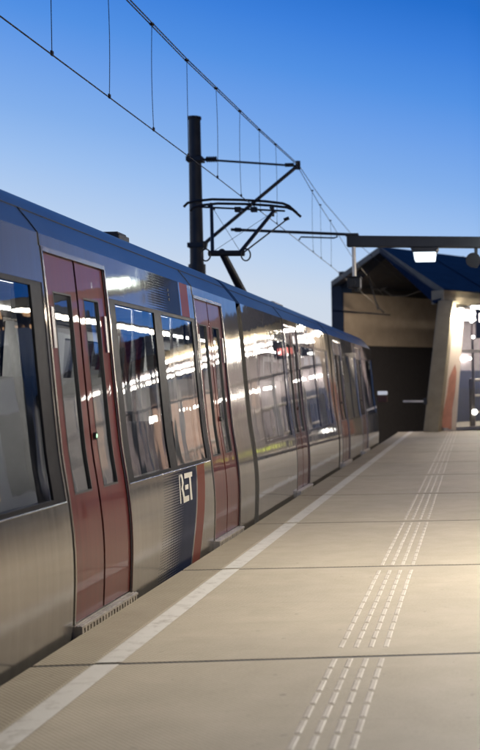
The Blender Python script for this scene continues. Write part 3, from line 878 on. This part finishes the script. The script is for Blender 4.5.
mb.bar((a.x,a.y,1.6),(b.x,b.y,1.6), .06, 2.9); mb.build('wall_panel', M['pink'], hall)
# red and white banner behind the first pane
pst = thing('poster_wall', (-.9, 36.4, 0), 'tall leaning white poster panel with a red figure right of the sand column', 'poster')
ban = MB()
q0, q1 = atY(439.5,430,36.35), atY(456,430,36.55); q2, q3 = atY(464,308,36.55), atY(453.5,308,36.35)
ban.hexa([q0, q1, (q1[0],q1[1]+.05,q1[2]), (q0[0],q0[1]+.05,q0[2]), q3, q2, (q2[0],q2[1]+.05,q2[2]), (q3[0],q3[1]+.05,q3[2])])
ban.build('panel', simple('cream_poster', (.74,.62,.50), .5, var=.06, scale=1), pst)
ban = MB()
def onpost(px, py):
    tt = (px-439.5)/20; return atY(px, py, 36.325+.2*max(0, min(1, tt))*.8-.0)
ban.poly([onpost(*q) for q in ((441.5,429),(443,412),(447,394),(449,378),(455,364),(456.5,372),(455,392),(452,410),(451.5,429))])
ban.build('red_figure', simple('red_print', (.50,.22,.15), .5, var=.2, scale=3), pst)
pl2 = thing('added_eave_lamp', (.15, 35.9, 3.9), 'small bright white bar lamp added under the hall eave to brighten the poster panel', 'lamp')
mb = MB(); mb.box(.02, .42, 35.86, 35.98, 3.84, 3.90); mb.build('light_bar', emit('added_eave_lamp_light', (1,.92,.82), 230), pl2)  # bar lamp added to brighten the poster panel
mb = MB(); mb.box(-.06, .5, 35.76, 36.06, 3.903, 3.93); mb.box(.2, .24, 35.9, 36.4, 3.93, 4.0); mb.build('bracket', M['mast'], pl2)  # wide plate keeps the added lamp's light off the eave beam
pl = thing('added_poster_lamp', (-.55, 36.1, 3.7), 'small bright light bar added to brighten the red and white poster panel', 'lamp')
mb = MB(); mb.bar((-.60,36.07,3.60),(-.30,36.19,3.60), .09, .05); mb.build('light_bar', emit('added_poster_light', (1,.92,.8), 420), pl)  # light bar added to turn the top of the poster white
mb = MB(); mb.tube([(-.43,36.14,3.62),(-.43,36.3,4.0)], .02, 6); mb.build('bracket', M['mast'], pl)
for px, py, r_, nm in ((471.5,321,.06,'highest'),(473,337,.05,'middle'),(474.5,412,.085,'lowest')):
    c = atY(px, py, 38.0)
    gl = thing('globe_lamp', c, 'small glowing white globe lamp in the glazed hall, '+nm+' of three', 'lamp', 'globe lamps in the hall')
    mb = MB(); mb.sphere(c, r_); mb.build('globe', emit('globe_'+nm, (1,.95,.88), 14), gl, smooth=True)
    mb = MB(); mb.tube([(c[0],38.0,c[2]-r_),(c[0],38.0,.01)], .02, 8); mb.build('stem', M['mullion'], gl, smooth=True)
# departures screen, railing inside
scn = thing('hanging_screen', (.3, 38.5, 3), 'dark hanging display screen behind the hall glass', 'screen')
a = atY(479, 325, 38.6); mb = MB(); mb.box(a[0]-.12, a[0]+1.1, 38.55, 38.68, a[2]-.45, a[2]+.75); mb.build('case', M['navy'], scn, bevel=.02)
mb = MB(); mb.box(a[0]+.0, a[0]+.32, 38.535, 38.549, a[2]+.1, a[2]+.38); mb.build('lit_field', emit('screen_white', (1,.85,.8), 6), scn)
mb = MB(); mb.box(a[0]+.30, a[0]+.9, 38.535, 38.549, a[2]-.3, a[2]-.05); mb.build('text_row', emit('screen_red', (1,.12,.08), 2), scn)
rl = thing('hall_railing', (.0, 37.4, 0), 'pale metal railing with posts inside the glazed hall', 'railing')
mb = MB(); a = G0+D*1.9+nrm*.35
for k in range(12):
    p = a+D*(k*1.1); mb.tube([(p.x,p.y,.01),(p.x,p.y,1.62)], .05, 8)
mb.build('post', M['mullion'], rl, smooth=True)
mb = MB()
for z in (.55, 1.1, 1.62): mb.tube([(a.x,a.y,z),(a.x+D.x*12.2,a.y+D.y*12.2,z)], .04, 8)
mb.build('rail', M['mullion'], rl, smooth=True)
mb = MB()
for k in range(3, 16):
    p = a+D*(k*.76); q = p+D*.38; r_ = p+D*.76
    mb.tube([(p.x,p.y,1.55),(q.x,q.y,.60),(r_.x,r_.y,1.55)], .035, 6)
mb.build('brace', M['mullion'], rl, smooth=True)
mb = MB()
for k in range(4, 16):
    p = a+D*(k*.76+.08)-nrm*.06; q = p+D*(.18 if k % 3 else .34); mb.bar((p.x,p.y,.42),(q.x,q.y,.42), .03, .17)
mb.build('yellow_light', emit('yellow_floor_light', (.80, .86, .05), 1.9), rl)
# unseen lamp added to light the portal wall + hung cables
ip = thing('added_portal_lamp', (-.9, 41.0, 3.6), 'small tube lamp added out of sight behind the sand column to light the portal wall', 'lamp')
mb = MB(); mb.bar((-.90,41.0,3.90),(-.90,42.4,3.90), .10, .06); mb.build('tube', emit('added_portal_tube', (1,.82,.64), 2100), ip)
mb = MB(); mb.box(-1.06,-.72,40.95,42.45,3.95,3.99); mb.box(-1.06,-.73,40.85,40.90,3.0,3.98); mb.build('housing', M['mast'], ip)  # plates shaped to block the added lamp's light from roof and platform
mb = MB()
for pts in ([(366,268),(372,288),(378,310)],[(381,288),(392,296),(405,296),(420,291)],[(372,288),(380,291),(387,287)],[(375,300),(379,308),(384,313)]):
    q = [atY(px, py, 46) for px, py in pts]; mb.tube(q, .035, 6)
mb.tube([atY(343,311,47), atY(390,315,46)], .03, 6)
tag(mb.build('loose_cable', M['rubber'], None, smooth=True), 'loose dark cables looping down the portal wall', 'cable')
bar_ = thing('barrier_arm', (-1.6,35.9,0), 'short grey horizontal arm fixed to the sand column', 'barrier arm')
a, b = atY(403,401.3,35.9), atY(424,401.3,35.9)
mb = MB(); mb.bar(a, b, .05, .06); mb.build('arm', M['mullion'], bar_)
mb = MB(); mb.box(b[0]-.02, b[0]+.1, 35.85, 35.995, b[2]-.1, b[2]+.1); mb.build('pivot', M['mast'], bar_, bevel=.01)
sg = thing('track_marker', (-3.0,38,-1.1), 'pale lit marker lamp on a dark post beyond the train nose', 'marker lamp')
a = atY(382.5,393,38)
mb = MB(); mb.tube([(a[0]-.5,38,-1.13),(a[0]-.5,38,a[2]-.2),(a[0],38,a[2]-.2)], .04, 8); mb.build('post', M['mast'], sg, smooth=True)
mb = MB(); mb.box(a[0]-.16, a[0]+.16, 37.95, 38.05, a[2]-.06, a[2]+.06); mb.build('lamp_face', emit('marker_white', (.85,.9,1), .4), sg, bevel=.02)
mb = MB(); mb.box(a[0]-.16, a[0]+.16, 37.95, 38.05, a[2]-.30, a[2]-.10); mb.build('brown_plate', simple('rusty_plate', (.12,.05,.035), .6), sg, bevel=.02)

# ------------------------------------------------------------------ mirrored surroundings right of the platform
fen = thing('platform_fence', (11.2, 20, 0), 'pale railing with V shaped braces and yellow bands along the platform back', 'fence')
mb = MB()
for k in range(22):
    y = 2+k*1.6
    mb.tube([(11.2,y,0),(11.2,y,1.15)], .03, 6)
mb.build('post', M['mullion'], fen, smooth=True)
mb = MB()
for z in (.45, 1.15): mb.tube([(11.2,2,z),(11.2,35.6,z)], .03, 6)
mb.build('rail', M['mullion'], fen, smooth=True)
mb = MB()
for k in range(21):
    y = 2+k*1.6; mb.tube([(11.2,y+.1,1.1),(11.2,y+.8,.45),(11.2,y+1.5,1.1)], .025, 6)
mb.build('brace', M['mullion'], fen, smooth=True)
mb = MB()
for k in range(21): mb.box(11.16, 11.18, 2.2+k*1.6, 3.3+k*1.6, .22, .42)
mb.build('yellow_band', M['yellow'], fen)
def office(loc, w, d, h, nx_, nz, lit, m, label):
    r = thing('office_building', loc, label, 'building', 'far office blocks mirrored in the train')
    x, y, z = loc; b = MB(); b.box(x-w/2, x+w/2, y-d/2, y+d/2, z, z+h); b.build('wall', m, r)
    lb = MB(); db = MB()
    for i in range(nx_):
        for j in range(nz):
            a = x-w/2+w*(i+.2)/nx_; q = z+h*(j+.25)/nz
            (lb if random.random() < lit else db).box(a, a+w/nx_*.6, y-d/2-.06, y-d/2-.01, q, q+h/nz*.5)
    if lb.v: o = lb.build('lit_window', M['win_lit'], r); o['kind'] = 'stuff'
    o = db.build('dark_window', M['navy'], r); o['kind'] = 'stuff'
office((50,125,-1.45), 26, 14, 19, 22, 9, .8, M['office'], 'far office block with rows of orange lit windows mirrored in the train')
office((34,62,-1.45), 34, 8, 9.2, 16, 3, .06, M['office2'], 'low pale block with few lit windows mirrored in the train')
office((78,100,-1.45), 30, 14, 11, 12, 4, .2, M['office2'], 'wide grey block far right mirrored in the train')

# ------------------------------------------------------------------ sky and sun
w = bpy.data.worlds.new('World'); SC.world = w; w.use_nodes = True
nt = w.node_tree; nt.nodes.clear()
out_ = nt.nodes.new('ShaderNodeOutputWorld'); bg = nt.nodes.new('ShaderNodeBackground')
sky = nt.nodes.new('ShaderNodeTexSky'); sky.sky_type = 'NISHITA'; sky.sun_disc = False
EL, AZ = 3.0, -100.0
sky.sun_elevation = math.radians(EL); sky.sun_rotation = math.radians(AZ)
sky.air_density = 1.0; sky.dust_density = .3; sky.ozone_density = 4.0
bg.inputs['Strength'].default_value = .10
# dusk gradient by height above the horizon, brighter towards the sunset at the left
tc = nt.nodes.new('ShaderNodeTexCoord'); sep = nt.nodes.new('ShaderNodeSeparateXYZ'); nt.links.new(tc.outputs['Generated'], sep.inputs[0])
ma = nt.nodes.new('ShaderNodeMath'); ma.operation = 'MULTIPLY_ADD'; ma.inputs[1].default_value = .17
nt.links.new(sep.outputs[0], ma.inputs[0]); nt.links.new(sep.outputs[2], ma.inputs[2])
mr = nt.nodes.new('ShaderNodeMapRange'); mr.inputs[1].default_value = -.2; mr.inputs[2].default_value = .8
def wm(op, a, b):
    n = nt.nodes.new('ShaderNodeMath'); n.operation = op
    for i, x in enumerate((a, b)):
        if isinstance(x, (int, float)): n.inputs[i].default_value = x
        else: nt.links.new(x, n.inputs[i])
    return n.outputs[0]
east = wm('MULTIPLY', wm('MAXIMUM', sep.outputs[0], 0.0), .42)
back = wm('MULTIPLY', wm('MAXIMUM', wm('MULTIPLY', sep.outputs[1], -1.0), 0.0), .20)
nt.links.new(wm('ADD', wm('ADD', ma.outputs[0], east), back), mr.inputs[0])
rp = nt.nodes.new('ShaderNodeValToRGB'); nt.links.new(mr.outputs[0], rp.inputs[0])
def srgb(c): return tuple((x/255/12.92 if x/255 <= .04045 else ((x/255+.055)/1.055)**2.4) for x in c)
ST = [(-.15,srgb((205,205,215))),(.0,srgb((216,222,232))),(.055,srgb((208,221,238))),(.083,srgb((190,213,243))),(.13,srgb((159,195,243))),(.166,srgb((133,178,239))),(.208,srgb((108,161,236))),
      (.24,srgb((84,147,231))),(.277,srgb((62,130,223))),(.313,srgb((38,112,208))),(.42,(.020,.090,.32)),(.62,(.014,.040,.15)),(.8,(.010,.024,.085))]
while len(rp.color_ramp.elements) < len(ST): rp.color_ramp.elements.new(.5)
for e, (w_, c_) in zip(rp.color_ramp.elements, ST):
    e.position = w_+.2
for e, (w_, c_) in zip(rp.color_ramp.elements, ST): e.color = (*c_, 1)
gain = nt.nodes.new('ShaderNodeVectorMath'); gain.operation = 'SCALE'; gain.inputs['Scale'].default_value = 10.0
nt.links.new(rp.outputs[0], gain.inputs[0])
mxs = nt.nodes.new('ShaderNodeMix'); mxs.data_type = 'RGBA'; mxs.inputs[0].default_value = .04
nt.links.new(gain.outputs[0], mxs.inputs[6]); nt.links.new(sky.outputs[0], mxs.inputs[7])
nt.links.new(mxs.outputs[2], bg.inputs[0]); nt.links.new(bg.outputs[0], out_.inputs[0])
sl = bpy.data.lights.new('sun', 'SUN'); sl.energy = .08; sl.angle = math.radians(6); sl.color = (1, .72, .5)
so = bpy.data.objects.new('sun', sl); C.objects.link(so)
az = math.radians(AZ); el = math.radians(EL)
dirv = Vector((math.sin(az)*math.cos(el), math.cos(az)*math.cos(el), math.sin(el)))
so.rotation_euler = (-dirv).to_track_quat('-Z', 'Y').to_euler()

# ------------------------------------------------------------------ camera
cd = bpy.data.cameras.new('camera'); co = bpy.data.objects.new('camera', cd); C.objects.link(co)
cd.sensor_fit = 'AUTO'; cd.sensor_width = 36; cd.lens = F*36/750
cd.shift_x = (240-VX)/750; cd.shift_y = (VY-375)/750
co.matrix_world = Matrix.Translation((0,0,H)) @ (Matrix.Rotation(PI/2,3,'X') @ Matrix.Rotation(-RO,3,'Z')).to_4x4()
cd.clip_end = 4000; cd.clip_start = .05
cd.dof.use_dof = True; cd.dof.focus_distance = 9.6; cd.dof.aperture_fstop = 2.3
SC.camera = co
SC.view_settings.view_transform = 'Standard'; SC.view_settings.look = 'None'
SC.view_settings.exposure = 0; SC.view_settings.gamma = 1; SC.view_settings.use_curve_mapping = False
SC.render.engine = 'CYCLES'
cy = SC.cycles
cy.use_denoising = True
try: cy.denoiser = 'OPENIMAGEDENOISE'
except Exception: pass
cy.max_bounces = 8; cy.transparent_max_bounces = 16; cy.caustics_reflective = False; cy.caustics_refractive = False
cy.sample_clamp_indirect = 6
